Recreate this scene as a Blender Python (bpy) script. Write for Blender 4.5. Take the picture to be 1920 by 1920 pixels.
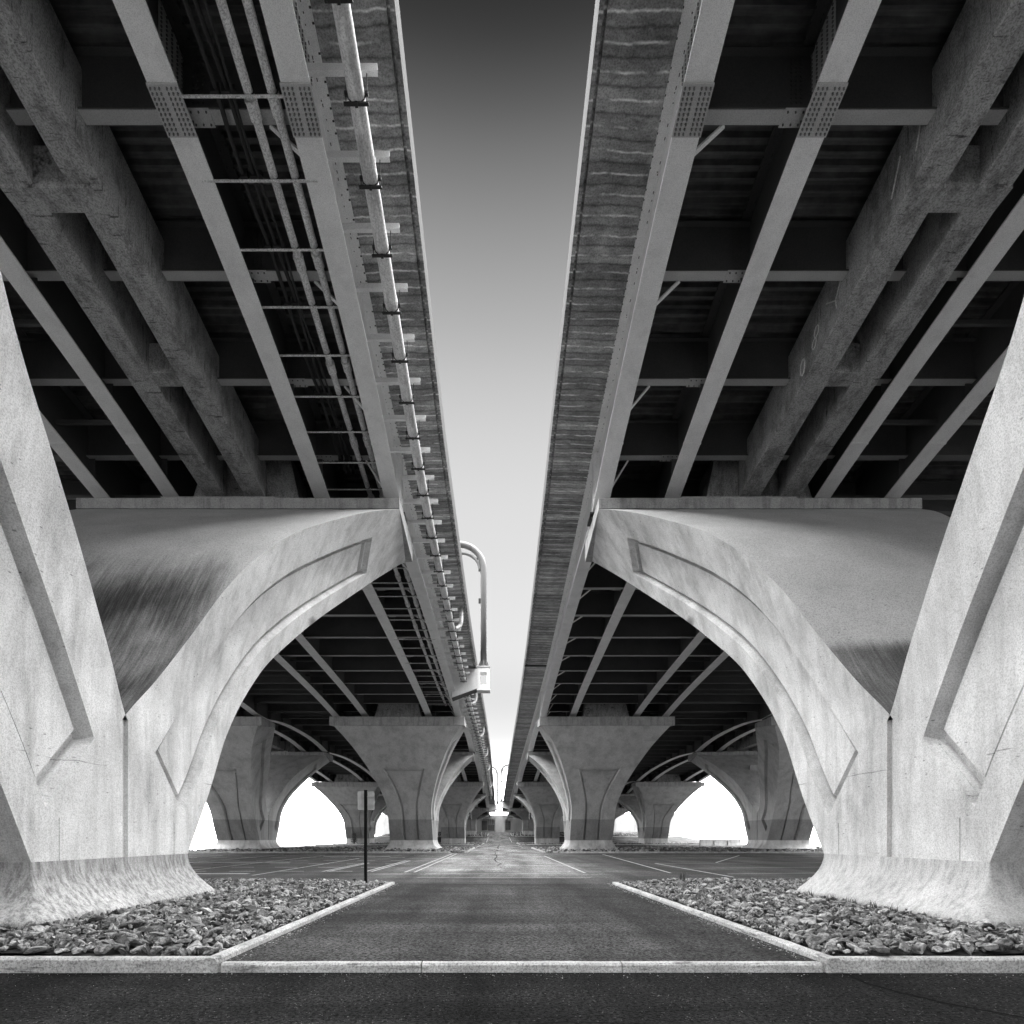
import bpy, bmesh, math, random
from mathutils import Vector, noise
random.seed(7)
for o in list(bpy.data.objects): bpy.data.objects.remove(o, do_unlink=True)
S = bpy.context.scene
C = S.collection
R = math.radians

# ------------------------------------------------------------------ camera
EYE = 1.6
F = 1100.0
cd = bpy.data.cameras.new('camera'); cam = bpy.data.objects.new('camera', cd); C.objects.link(cam)
cam.location = (0, 0, EYE); cam.rotation_euler = (R(90), 0, 0)
cd.sensor_width = 36; cd.lens = F / 1920 * 36
cd.shift_x = 28 / 1920; cd.shift_y = 608 / 1920
cd.clip_start = 0.05; cd.clip_end = 20000
S.camera = cam
S.render.resolution_x = S.render.resolution_y = 1024

# ------------------------------------------------------------------ sky + sun
SUN_EL, SUN_AZ = R(84), R(0)      # almost overhead behind thin cloud, along the slot between the decks
w = bpy.data.worlds.new('World'); S.world = w; w.use_nodes = True
nt = w.node_tree; nt.nodes.clear()
N = nt.nodes.new; L = nt.links.new
out = N('ShaderNodeOutputWorld'); bg = N('ShaderNodeBackground')
sky = N('ShaderNodeTexSky'); sky.sky_type = 'NISHITA'; sky.sun_disc = False
sky.sun_elevation = SUN_EL; sky.sun_rotation = SUN_AZ
sky.dust_density = 0.3
bw = N('ShaderNodeRGBToBW'); tc = N('ShaderNodeTexCoord'); sep = N('ShaderNodeSeparateXYZ')
ramp = N('ShaderNodeFloatCurve')
mul = N('ShaderNodeMath'); mul.operation = 'MULTIPLY'
L(tc.outputs['Generated'], sep.inputs[0]); L(sep.outputs['Z'], ramp.inputs['Value'])
SKYPTS = [(0, 0.34), (0.06, 0.39), (0.09, 0.27), (0.11, 0.12), (0.13, 0.0423), (0.15, 0.0279), (0.194, 0.02322), (0.317, 0.02925), (0.423, 0.03177), (0.52, 0.03204), (0.596, 0.02835), (0.661, 0.02151), (0.713, 0.0153), (0.755, 0.00945), (0.79, 0.00432), (0.818, 0.00177), (1.0, 0.00036)]   # deep-red filter: dark high sky, glowing horizon
cv = ramp.mapping.curves[0]
cv.points[0].location = SKYPTS[0]; cv.points[1].location = SKYPTS[-1]
for p in SKYPTS[1:-1]: cv.points.new(*p)
ramp.mapping.update()
L(sky.outputs[0], bw.inputs[0]); L(bw.outputs[0], mul.inputs[0]); L(ramp.outputs[0], mul.inputs[1])
gain = N('ShaderNodeMath'); gain.operation = 'MULTIPLY'; gain.inputs[1].default_value = 9.0
L(mul.outputs[0], gain.inputs[0])
az = N('ShaderNodeMapRange'); az.interpolation_type = 'SMOOTHSTEP'; az.inputs[1].default_value = -.55; az.inputs[2].default_value = .35; az.inputs[3].default_value = .15; az.inputs[4].default_value = 1.0
L(sep.outputs['Y'], az.inputs[0])                       # unseen sky behind the camera dimmed to cut light from behind
azm = N('ShaderNodeMath'); azm.operation = 'MULTIPLY'; L(gain.outputs[0], azm.inputs[0]); L(az.outputs[0], azm.inputs[1])
L(azm.outputs[0], bg.inputs['Color']); bg.inputs['Strength'].default_value = 0.10
L(bg.outputs[0], out.inputs[0])
sd = bpy.data.lights.new('sun', 'SUN'); sun = bpy.data.objects.new('sun', sd); C.objects.link(sun)
sd.energy = 3.0; sd.angle = R(105); sd.color = (1, 1, 1)
sun.rotation_euler = (-(math.pi/2 - SUN_EL), 0, 0)
S.view_settings.view_transform = 'Standard'; S.view_settings.look = 'None'
S.view_settings.exposure = 3.35; S.view_settings.gamma = 1
S.render.engine = 'CYCLES'
S.cycles.max_bounces = 8; S.cycles.diffuse_bounces = 5

# ------------------------------------------------------------------ helpers
def curve(pts):
    xs = [p[0] for p in pts]; ys = [p[1] for p in pts]; n = len(xs)
    h = [xs[i+1]-xs[i] for i in range(n-1)]; d = [(ys[i+1]-ys[i])/h[i] for i in range(n-1)]
    m = [d[0]] + [0 if d[i-1]*d[i] <= 0 else 2*d[i-1]*d[i]/(d[i-1]+d[i]) for i in range(1, n-1)] + [d[-1]]
    def f(x):
        if x <= xs[0]: return ys[0] + m[0]*(x-xs[0]) if f.ext else ys[0]
        if x >= xs[-1]: return ys[-1] + m[-1]*(x-xs[-1]) if f.ext else ys[-1]
        i = 0
        while x > xs[i+1]: i += 1
        t = (x-xs[i])/h[i]
        return ((2*t**3-3*t*t+1)*ys[i] + (t**3-2*t*t+t)*h[i]*m[i] + (-2*t**3+3*t*t)*ys[i+1] + (t**3-t*t)*h[i]*m[i+1])
    f.ext = False
    return f

class MB:
    def __init__(s): s.v = []; s.f = []; s.m = []
    def vert(s, p): s.v.append(tuple(p)); return len(s.v)-1
    def face(s, idx, m=0): s.f.append(tuple(idx)); s.m.append(m)
    def quad(s, a, b, c, d, m=0):
        i = len(s.v); s.v += [tuple(a), tuple(b), tuple(c), tuple(d)]; s.face((i, i+1, i+2, i+3), m)
    def box(s, x0, x1, y0, y1, z0, z1, m=0):
        if x0 > x1: x0, x1 = x1, x0
        i = len(s.v)
        s.v += [(x0,y0,z0),(x1,y0,z0),(x1,y1,z0),(x0,y1,z0),(x0,y0,z1),(x1,y0,z1),(x1,y1,z1),(x0,y1,z1)]
        for q in ((0,3,2,1),(4,5,6,7),(0,1,5,4),(1,2,6,5),(2,3,7,6),(3,0,4,7)): s.face([i+k for k in q], m)
    def hexa(s, p, m=0):
        i = len(s.v); s.v += [tuple(q) for q in p]
        for q in ((0,3,2,1),(4,5,6,7),(0,1,5,4),(1,2,6,5),(2,3,7,6),(3,0,4,7)): s.face([i+k for k in q], m)
    def loft(s, secs, closed=True, caps=True, m=0):
        n = len(secs[0]); b = len(s.v)
        for sec in secs: s.v += [tuple(p) for p in sec]
        for r in range(len(secs)-1):
            for k in range(n if closed else n-1):
                k2 = (k+1) % n
                s.face((b+r*n+k, b+r*n+k2, b+(r+1)*n+k2, b+(r+1)*n+k), m)
        if caps and closed:
            s.face([b+k for k in range(n)][::-1], m); s.face([b+(len(secs)-1)*n+k for k in range(n)], m)
    def tube(s, pts, r, n=10, m=0, caps=True):
        pts = [Vector(p) for p in pts]; secs = []
        prev = None
        for i, p in enumerate(pts):
            t = (pts[min(i+1, len(pts)-1)] - pts[max(i-1, 0)]).normalized()
            if prev is None:
                up = Vector((0,0,1)) if abs(t.z) < .9 else Vector((1,0,0))
                a = t.cross(up).normalized()
            else: a = (prev - t*prev.dot(t)).normalized()
            prev = a; b = t.cross(a)
            rr = r[i] if isinstance(r, (list, tuple)) else r
            secs.append([p + (a*math.cos(2*math.pi*k/n) + b*math.sin(2*math.pi*k/n))*rr for k in range(n)])
        s.loft(secs, True, caps, m)
    def bolts(s, o, u, v, nrm, nu, nv, r=.022, h=.03, m=0):
        o, u, v, nrm = Vector(o), Vector(u), Vector(v), Vector(nrm).normalized()
        uu = u.normalized(); vv = nrm.cross(uu)
        for i in range(nu):
            for j in range(nv):
                c = o + u*(i/max(nu-1,1)) + v*(j/max(nv-1,1))
                a = [c + (uu*math.cos(k*math.pi/3)+vv*math.sin(k*math.pi/3))*r for k in range(6)]
                s.loft([a, [p+nrm*h for p in a]], True, True, m)
    def build(s, name, mats, parent=None, loc=(0,0,0), smooth=False, recalc=True, auto=None):
        me = bpy.data.meshes.new(name)
        me.from_pydata([(x-loc[0], y-loc[1], z-loc[2]) for x, y, z in s.v], [], s.f)
        if not isinstance(mats, (list, tuple)): mats = [mats]
        for mt in mats: me.materials.append(mt)
        me.polygons.foreach_set('material_index', s.m)
        if recalc or auto is not None:
            bm = bmesh.new(); bm.from_mesh(me)
            if auto is not None: bmesh.ops.remove_doubles(bm, verts=bm.verts, dist=.0015)
            bmesh.ops.recalc_face_normals(bm, faces=bm.faces)
            if auto is not None:
                for e in bm.edges:
                    if len(e.link_faces) == 2 and e.calc_face_angle(0) > R(auto): e.smooth = False
            bm.to_mesh(me); bm.free()
        if smooth or auto is not None: me.polygons.foreach_set('use_smooth', [True]*len(me.polygons))
        o = bpy.data.objects.new(name, me); C.objects.link(o)
        if parent is not None: o.parent = parent
        else: o.location = loc
        return o

def empty(name, loc, label, cat, group=None):
    o = bpy.data.objects.new(name, None); C.objects.link(o); o.location = loc; o.empty_display_size = .3
    o['label'] = label; o['category'] = cat
    if group: o['group'] = group
    return o
def tag(o, label, cat, group=None, kind=None):
    o['label'] = label; o['category'] = cat
    if group: o['group'] = group
    if kind: o['kind'] = kind
    return o

# ------------------------------------------------------------------ materials
def mat(name, base, rough=.85, speck=0.0, speck_scale=60, mott=0.15, mott_scale=.7, streak=None, bump=.15, bump_scale=30, extra=None, spec=.3):
    """neutral grey procedural surface: broad mottling, fine grain, optional directional streaks (axis scale tuple, amount, lo, hi)"""
    m = bpy.data.materials.new(name); m.use_nodes = True
    t = m.node_tree; n = t.nodes; l = t.links.new
    b = n['Principled BSDF']; b.inputs['Roughness'].default_value = rough; b.inputs['Specular IOR Level'].default_value = spec
    geo = n.new('ShaderNodeNewGeometry'); P = geo.outputs['Position']
    def val(x): v = n.new('ShaderNodeValue'); v.outputs[0].default_value = x; return v.outputs[0]
    def math_(op, a, bb):
        q = n.new('ShaderNodeMath'); q.operation = op
        for k, s in ((0, a), (1, bb)):
            if isinstance(s, (int, float)): q.inputs[k].default_value = s
            else: l(s, q.inputs[k])
        return q.outputs[0]
    def tex(scale, detail=4, vec=None, rgh=.55):
        q = n.new('ShaderNodeTexNoise'); q.inputs['Scale'].default_value = scale; q.inputs['Detail'].default_value = detail; q.inputs['Roughness'].default_value = rgh
        l(vec if vec is not None else P, q.inputs['Vector']); return q.outputs['Fac']
    def rng(x, lo, hi, a, c, smooth=False):
        q = n.new('ShaderNodeMapRange'); q.clamp = True
        if smooth: q.interpolation_type = 'SMOOTHSTEP'
        l(x, q.inputs[0]); q.inputs[1].default_value = lo; q.inputs[2].default_value = hi; q.inputs[3].default_value = a; q.inputs[4].default_value = c
        return q.outputs[0]
    def scaled(sc):
        q = n.new('ShaderNodeMapping'); q.inputs['Scale'].default_value = sc; l(P, q.inputs['Vector']); return q.outputs[0]
    f = val(base)
    if mott: f = math_('MULTIPLY', f, rng(tex(mott_scale, 6, rgh=.65), .3, .7, 1-mott, 1+mott))
    if speck: f = math_('MULTIPLY', f, rng(tex(speck_scale, 2, rgh=.8), .36, .56, 1-speck, 1.04))
    if streak:
        sc, amt, lo, hi = streak
        f = math_('MULTIPLY', f, rng(tex(1.0, 5, scaled(sc), .7), lo, hi, 1-amt, 1.0))
    K = dict(n=n, l=l, P=P, math=math_, tex=tex, rng=rng, scaled=scaled, b=b, val=val, geo=geo)
    if extra: f = extra(f, K) 
    cmb = n.new('ShaderNodeCombineColor')
    for k in range(3): l(f, cmb.inputs[k])
    l(cmb.outputs[0], b.inputs['Base Color'])
    if bump:
        bp = n.new('ShaderNodeBump'); bp.inputs['Strength'].default_value = bump; bp.inputs['Distance'].default_value = .02
        l(tex(bump_scale, 5, rgh=.7), bp.inputs['Height']); l(bp.outputs[0], b.inputs['Normal'])
    return m

def sepz(K, axis='Z'):
    q = K['n'].new('ShaderNodeSeparateXYZ'); K['l'](K['P'], q.inputs[0]); return q.outputs[axis]
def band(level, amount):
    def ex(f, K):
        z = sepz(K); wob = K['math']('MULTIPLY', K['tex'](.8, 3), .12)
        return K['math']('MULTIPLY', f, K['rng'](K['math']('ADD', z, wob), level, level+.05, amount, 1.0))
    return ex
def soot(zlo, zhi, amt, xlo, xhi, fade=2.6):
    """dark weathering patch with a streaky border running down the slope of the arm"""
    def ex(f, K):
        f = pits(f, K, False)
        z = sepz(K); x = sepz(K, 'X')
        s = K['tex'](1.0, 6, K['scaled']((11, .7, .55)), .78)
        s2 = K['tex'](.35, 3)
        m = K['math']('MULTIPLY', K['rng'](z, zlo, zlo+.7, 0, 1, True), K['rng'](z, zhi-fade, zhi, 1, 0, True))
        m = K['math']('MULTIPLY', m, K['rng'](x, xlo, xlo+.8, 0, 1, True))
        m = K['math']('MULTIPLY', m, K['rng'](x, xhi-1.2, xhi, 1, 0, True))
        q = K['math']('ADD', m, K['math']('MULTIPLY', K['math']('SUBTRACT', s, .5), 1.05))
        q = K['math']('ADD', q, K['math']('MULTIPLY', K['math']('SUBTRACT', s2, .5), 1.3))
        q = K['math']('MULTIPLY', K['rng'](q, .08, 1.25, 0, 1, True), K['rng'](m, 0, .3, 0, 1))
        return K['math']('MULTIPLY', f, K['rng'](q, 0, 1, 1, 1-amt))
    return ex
def pits(f, K, joint=True):
    v = K['n'].new('ShaderNodeTexVoronoi'); v.inputs['Scale'].default_value = 1.0; K['l'](K['scaled']((3.2, 3.2, 9)), v.inputs['Vector'])
    p = K['math']('MULTIPLY', K['rng'](v.outputs['Distance'], .07, .13, 1, 0), K['rng'](K['tex'](.9, 3), .46, .58, 0, 1))
    f = K['math']('MULTIPLY', f, K['rng'](p, 0, 1, 1, .45))
    if joint:
        z = K['math']('ADD', sepz(K), K['math']('MULTIPLY', K['tex'](2.0, 4), .05))
        d = K['math']('ABSOLUTE', K['math']('SUBTRACT', z, 2.95), 0)
        j = K['math']('MULTIPLY', K['rng'](d, .004, .014, 1, 0), K['rng'](K['tex'](.8, 3), .50, .58, 0, 1))
        f = K['math']('MULTIPLY', f, K['rng'](j, 0, 1, 1, .5))
        w_ = K['tex'](1.0, 6, K['scaled']((1.1, 1.1, .28)), .75)
        f = K['math']('MULTIPLY', f, K['rng'](w_, .36, .50, .74, 1.0))
    return f
def boards(f, K):
    """transverse form-board joints with pale lime runs, boards of differing tone"""
    n_ = K['tex'](.9, 4, None, .6)
    t = K['math']('ADD', K['math']('MULTIPLY', sepz(K, 'Y'), 2.3), K['math']('MULTIPLY', n_, .5))
    t = K['math']('ADD', t, K['math']('MULTIPLY', K['tex'](9.0, 3), .08))
    fr = K['math']('FRACT', t, 0); fl = K['math']('FLOOR', t, 0)
    d = K['math']('ABSOLUTE', K['math']('SUBTRACT', fr, .5), 0)
    ln = K['math']('MULTIPLY', K['rng'](d, .01, .075, 1, 0), K['rng'](K['tex'](1.0, 5, K['scaled']((1.3, .9, 1.3)), .7), .40, .56, 0, 1))
    wn = K['n'].new('ShaderNodeTexWhiteNoise'); wn.noise_dimensions = '1D'; K['l'](fl, wn.inputs['W'])
    f = K['math']('MULTIPLY', f, K['rng'](wn.outputs['Value'], 0, 1, .6, 1.25))
    f = K['math']('MULTIPLY', f, K['rng'](K['tex'](1.0, 5, K['scaled']((2.6, 8, 2.6)), .7), .35, .6, .65, 1.1))
    dk = K['rng'](d, .40, .5, 1, .5)
    return K['math']('ADD', K['math']('MULTIPLY', f, dk), K['math']('MULTIPLY', ln, .6))
def formed(f, K):
    """tie beam concrete: cross cracks, damp blotches"""
    c = K['tex'](1.0, 4, K['scaled']((1.2, 11.0, 1.2)), .75)
    d = K['tex'](1.0, 6, K['scaled']((2.6, 1.6, 1.0)), .75)
    f = K['math']('MULTIPLY', f, K['rng'](c, .33, .40, .3, 1.0))
    return K['math']('MULTIPLY', f, K['rng'](d, .40, .54, .62, 1.08))

M = {}
M['pier'] = mat('pier_concrete', .67, .9, speck=.30, speck_scale=42, mott=.22, mott_scale=.55, streak=((2.2, 2.2, .18), .20, .35, .55), bump=.35, bump_scale=45, extra=pits)
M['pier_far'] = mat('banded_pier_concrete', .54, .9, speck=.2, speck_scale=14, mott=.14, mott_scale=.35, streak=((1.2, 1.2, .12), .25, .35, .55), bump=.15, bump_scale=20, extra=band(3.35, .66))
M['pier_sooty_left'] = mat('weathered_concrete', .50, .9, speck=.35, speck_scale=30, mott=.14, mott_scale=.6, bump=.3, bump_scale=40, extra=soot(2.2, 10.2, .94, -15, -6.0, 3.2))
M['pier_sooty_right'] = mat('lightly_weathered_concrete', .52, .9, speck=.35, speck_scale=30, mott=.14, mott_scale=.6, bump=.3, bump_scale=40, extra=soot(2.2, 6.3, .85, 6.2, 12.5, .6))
M['flare'] = mat('streaked_pedestal_concrete', .52, .9, speck=.3, speck_scale=40, mott=.2, mott_scale=.9, streak=((11, 11, .22), .52, .38, .58), bump=.4, bump_scale=30, extra=lambda f, K: K['math']('MULTIPLY', f, K['rng'](K['math']('ADD', sepz(K), K['math']('MULTIPLY', K['tex'](1.0, 4, K['scaled']((6, 6, .3)), .7), .8)), .75, 1.5, 1.08, .74, True)))
M['flare_clean'] = mat('pedestal_concrete', .52, .9, speck=.3, speck_scale=40, mott=.2, mott_scale=.9, streak=((8, 8, .25), .3, .36, .55), bump=.4, bump_scale=30)
M['cap'] = mat('cap_concrete', .40, .9, speck=.3, speck_scale=34, mott=.2, mott_scale=1.2, streak=((3, 3, .4), .3, .36, .52), bump=.25)
M['tie'] = mat('tie_beam_concrete', .36, .9, speck=.5, speck_scale=26, mott=.12, mott_scale=.8, bump=.3, extra=formed)
M['overhang'] = mat('board_marked_concrete', .40, .9, speck=.4, speck_scale=26, mott=.3, mott_scale=1.1, bump=.4, bump_scale=18, extra=boards)
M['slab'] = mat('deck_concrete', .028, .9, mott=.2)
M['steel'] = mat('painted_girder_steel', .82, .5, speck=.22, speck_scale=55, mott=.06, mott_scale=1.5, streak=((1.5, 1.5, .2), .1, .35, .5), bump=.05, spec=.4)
M['steel_shaded'] = mat('shaded_girder_steel', .085, .6, speck=.2, speck_scale=40, mott=.1, mott_scale=1.2, bump=.05)  # same girder steel with the under-deck shade put into its colour
M['form'] = mat('corrugated_form_steel', .15, .55, mott=.35, mott_scale=2.2, streak=((.2, 4, .2), .5, .4, .6), bump=.1)
M['pipe'] = mat('white_drain_pipe', .85, .5, speck=.3, speck_scale=22, mott=.15, mott_scale=2, streak=((4, .5, 4), .35, .38, .52), bump=.05)
M['conduit'] = mat('galvanised_conduit', .70, .4, speck=.5, speck_scale=30, mott=.2, mott_scale=4, bump=.08)
M['black'] = mat('black_cable_jacket', .02, .5, mott=.2, bump=0)
M['darksteel'] = mat('dark_steel', .03, .5, mott=.2, bump=0)
def aggregate(f, K):
    """coarse worn aggregate: pale chips, dark binder, lighter wheel-worn lanes along the drive"""
    g = K['tex'](24, 3, None, .9)
    f = K['math']('MULTIPLY', f, K['rng'](g, .40, .58, .05, 2.5))
    chip = K['n'].new('ShaderNodeTexVoronoi'); chip.inputs['Scale'].default_value = 30; K['l'](K['P'], chip.inputs['Vector'])
    c = K['math']('MULTIPLY', K['rng'](chip.outputs['Distance'], .16, .22, 1, 0), K['rng'](K['tex'](11, 2), .50, .60, 0, 1))
    f = K['math']('ADD', f, K['math']('MULTIPLY', c, .13))
    worn = K['tex'](1.0, 5, K['scaled']((.55, .09, 1)), .6)
    f = K['math']('MULTIPLY', f, K['rng'](worn, .38, .66, .6, 1.7))
    sweep = K['tex'](1.0, 4, K['scaled']((.12, .8, 1)), .65)
    return K['math']('MULTIPLY', f, K['rng'](sweep, .36, .64, .7, 1.4))
M['asphalt'] = mat('asphalt', .030, .92, mott=.3, mott_scale=.4, bump=.6, bump_scale=40, spec=.12, extra=aggregate)
def pale_lane(f, K):  # centre lane of the lot paler than its sides
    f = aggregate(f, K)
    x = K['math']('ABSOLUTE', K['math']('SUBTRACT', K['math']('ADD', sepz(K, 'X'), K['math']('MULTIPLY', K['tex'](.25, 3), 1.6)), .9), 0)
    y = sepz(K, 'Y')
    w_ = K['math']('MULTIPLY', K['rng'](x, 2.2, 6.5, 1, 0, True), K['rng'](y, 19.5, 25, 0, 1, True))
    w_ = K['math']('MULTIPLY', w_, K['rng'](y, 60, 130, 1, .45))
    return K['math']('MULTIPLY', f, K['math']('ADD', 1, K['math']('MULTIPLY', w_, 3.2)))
M['lot'] = mat('pale_lane_asphalt', .034, .9, mott=.3, mott_scale=.35, bump=.5, bump_scale=30, spec=.2, extra=pale_lane)
M['asphalt_street'] = mat('street_asphalt', .012, .92, mott=.3, mott_scale=.8, bump=.7, bump_scale=45, spec=.06, extra=aggregate)
M['kerb'] = mat('kerb_concrete', .60, .9, speck=.5, speck_scale=36, mott=.25, mott_scale=2.5, streak=((1.6, 1.6, 12), .6, .34, .44), bump=.5, bump_scale=40)
M['paint'] = mat('worn_road_paint', .62, .8, speck=.5, speck_scale=22, mott=.3, mott_scale=1.5, bump=.1)
M['soil'] = mat('dark_soil', .02, .95, speck=.5, speck_scale=20, mott=.4, mott_scale=2, bump=.6)
M['wall'] = mat('abutment_concrete', .55, .9, mott=.12, mott_scale=.3, streak=((.8, .8, .1), .2, .35, .55), bump=.1)
M['glass'] = mat('dark_window', .02, .15, mott=0, bump=0, spec=.5)
M['brick'] = mat('dark_brick', .09, .9, mott=.3, mott_scale=4, bump=.2)
M['mast'] = mat('grey_mast_paint', .17, .45, mott=.1, mott_scale=.8, streak=((2, 2, .2), .3, .35, .5), bump=0)
M['tar'] = mat('black_tar', .005, .9, mott=.2, bump=0, spec=.05)
M['post'] = mat('black_post', .008, .8, mott=.2, bump=0, spec=.1)
M['sign'] = mat('sign_back_aluminium', .45, .45, mott=.12, mott_scale=5, streak=((9, 9, .4), .2, .4, .6), bump=0)
M['chalk'] = mat('chalk', .7, .95, speck=.5, speck_scale=50, bump=0)
M['weed'] = mat('weed_leaf', .07, .7, mott=.3, mott_scale=8, bump=0)
M['flange'] = mat('lit_floor_beam_flange', .42, .5, speck=.2, speck_scale=40, mott=.1, bump=.05)  # floor beam steel in a lit tone, set against the shaded webs
M['plate'] = mat('bolted_splice_plate', .50, .5, speck=.25, speck_scale=60, mott=.1, bump=.05)
M['bolt'] = mat('bolt_head', .16, .5, mott=.1, bump=0)

def rock_mat():
    m = mat('riprap_stone', .27, .85, speck=.45, speck_scale=24, mott=.4, mott_scale=5, bump=.8, bump_scale=26, extra=lambda f, K: rock_extra(f, K))
    return m
def rock_extra(f, K):
    r = K['geo'].outputs['Random Per Island']
    oi = K['n'].new('ShaderNodeObjectInfo')
    q = K['math']('FRACT', K['math']('ADD', r, oi.outputs['Random']), 0)
    f = K['math']('MULTIPLY', f, K['rng'](q, 0, 1, .35, 1.9))
    v = K['tex'](9.0, 4, None, .7)
    return K['math']('MULTIPLY', f, K['rng'](v, .40, .54, .4, 1.2))
M['rock'] = rock_mat()
wm = bpy.data.materials.new('river_water'); wm.use_nodes = True
_b = wm.node_tree.nodes['Principled BSDF']; _b.inputs['Base Color'].default_value = (.05, .05, .05, 1); _b.inputs['Roughness'].default_value = .12; _b.inputs['IOR'].default_value = 1.33
_n = wm.node_tree.nodes.new('ShaderNodeTexNoise'); _n.inputs['Scale'].default_value = .6; _n.inputs['Detail'].default_value = 4
_g = wm.node_tree.nodes.new('ShaderNodeNewGeometry'); _bp = wm.node_tree.nodes.new('ShaderNodeBump'); _bp.inputs['Strength'].default_value = .12; _bp.inputs['Distance'].default_value = .1
wm.node_tree.links.new(_g.outputs['Position'], _n.inputs['Vector']); wm.node_tree.links.new(_n.outputs['Fac'], _bp.inputs['Height']); wm.node_tree.links.new(_bp.outputs[0], _b.inputs['Normal'])

# ------------------------------------------------------------------ alignment of the viaducts
zs = curve([(-25, 22.6), (0, 19.9), (11.7, 18.3), (25.4, 16.5), (43, 15.15), (52, 14.85), (71, 14.5), (83, 14.25), (120, 13.0), (160, 11.1), (195, 9.4)]); zs.ext = True
xmid = curve([(22, 0), (45, .25), (71, .5), (100, .6), (200, .6)])
gap = curve([(25, 2.05), (43, 1.95), (83, 1.6), (120, 1.35), (160, 1.1), (195, .95)])
def X(s, Y, e): return xmid(Y) + s*(gap(Y)+e)
ground = curve([(0, .095), (118, .095), (158, 1.9), (195, 3.1), (230, 3.6)])
PIERY = [11.6, 63.0, 112.6, 162.0]
CAPY = [-26, -2.2, 23.3, 53.5, 72.6, 103.0, 122.2, 152.4, 171.6, 195]
def depth(Y):
    for a, b in zip(CAPY, CAPY[1:]):
        if a <= Y <= b:
            u = abs(2*(Y-a)/(b-a)-1); return 1.72 + .78*u**2.4
    return 2.5
def zb(Y): return zs(Y) - depth(Y)
Y0, Y1 = -24.0, 193.0
def yr(a, b, st):
    n = max(1, int(round((b-a)/st))); return [a+(b-a)*i/n for i in range(n+1)]

# ------------------------------------------------------------------ setting: land, street, water
mb = MB(); mb.quad((-6000, -6000, -1.3), (6000, -6000, -1.3), (6000, 9000, -1.3), (-6000, 9000, -1.3))
tag(mb.build('water', wm), 'calm pale river beyond the piers', 'water', kind='structure')
def land_z(y): return ground(y) - .02 if y > 7 else -.012
mb = MB()
secs = []
for y in yr(-70, 7.0, 7) + yr(7.01, 260, 4):
    z = land_z(y)
    secs.append([(-33, y, -1.6), (-32.2, y, z-.25), (-31.5, y, z), (47.5, y, z), (48.5, y, z-.3), (49.5, y, -1.6)])
mb.loft(secs, closed=False)
tag(mb.build('ground', M['soil']), 'dark gravelly land under the viaducts', 'ground', kind='structure')
mb = MB(); mb.quad((-31, -60, 0), (47, -60, 0), (47, 6.9, 0), (-31, 6.9, 0))
tag(mb.build('street', M['asphalt_street']), 'dark coarse asphalt street across the foreground', 'road', kind='structure')
mb = MB(); mb.quad((-31, 6.98, .095), (47, 6.98, .095), (47, 18.62, .095), (-31, 18.62, .095))
tag(mb.build('drive', M['asphalt']), 'dark asphalt drive between the two near rock beds', 'road', kind='structure')
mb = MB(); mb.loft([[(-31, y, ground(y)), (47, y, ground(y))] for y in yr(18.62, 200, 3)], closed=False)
tag(mb.build('parking_lot', M['lot']), 'asphalt lot, paler along its middle, running away between the farther piers', 'road', kind='structure')

# kerbs: stones with open joints and worn arrises
def kerb_run(mb, a, b, wdt, z0, z1, seg=3.0, side=1):
    a, b = Vector(a), Vector(b); Ln = (b-a).length; d = (b-a)/Ln; nrm = Vector((-d.y, d.x))*side
    n = max(1, round(Ln/seg)); g = .007
    for i in range(n):
        s0, s1 = Ln*i/n+g, Ln*(i+1)/n-g
        secs = []
        for k in range(9):
            q = a + d*(s0+(s1-s0)*k/8)
            j = [noise.noise(Vector((q.x*2.3, q.y*2.3, c*3.1)))*.008 for c in range(4)]
            gz = ground(q.y)-.095 if q.y > 20 else 0
            secs.append([(q.x+nrm.x*o, q.y+nrm.y*o, z+gz) for o, z in ((0+j[0], z0), (.012+j[1], z1-.025+j[2]), (.035, z1+j[3]*.6), (wdt-.02, z1+j[2]*.6), (wdt, z1-.02), (wdt, z0))])
        mb.loft(secs)
KL, KR, KY, KE = -3.28, 3.86, 6.86, 18.4
def island(s, kx_near, kx_far, y0, y1, xout, name_lab):
    mb = MB()
    kerb_run(mb, (s*xout, y0), (kx_near, y0), .16, -.05, .172, 3.2, 1 if s < 0 else -1)
    kerb_run(mb, (kx_near, y0+.0), (kx_far, y1), .16, -.05, .172, 3.0, 1 if s < 0 else -1)
    kerb_run(mb, (kx_far, y1), (s*xout, y1), .16, -.05, .172, 3.2, 1 if s < 0 else -1)
    o = mb.build('kerb', M['kerb']); tag(o, name_lab, 'kerb', kind='structure'); return o
island(-1, KL, -3.2, KY, KE, 24, 'pale worn kerb around the left rock bed')
island(1, KR, 3.6, KY, KE, 26, 'pale worn kerb around the right rock bed')
mb = MB(); kerb_run(mb, (KL+.03, KY+.02), (KR-.03, KY+.02), .15, -.05, .108, 2.4, 1)
tag(mb.build('kerb', M['kerb']), 'low flush kerb across the mouth of the drive', 'kerb', kind='structure')
ISL = [(-1, -2.7, 52, 74.5), (1, 4.2, 52, 74.5), (-1, -2.6, 100, 124), (1, 4.0, 100, 124), (-1, -2.4, 150, 173), (1, 3.8, 150, 173)]
LABI = ['second', 'third', 'fourth']
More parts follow.
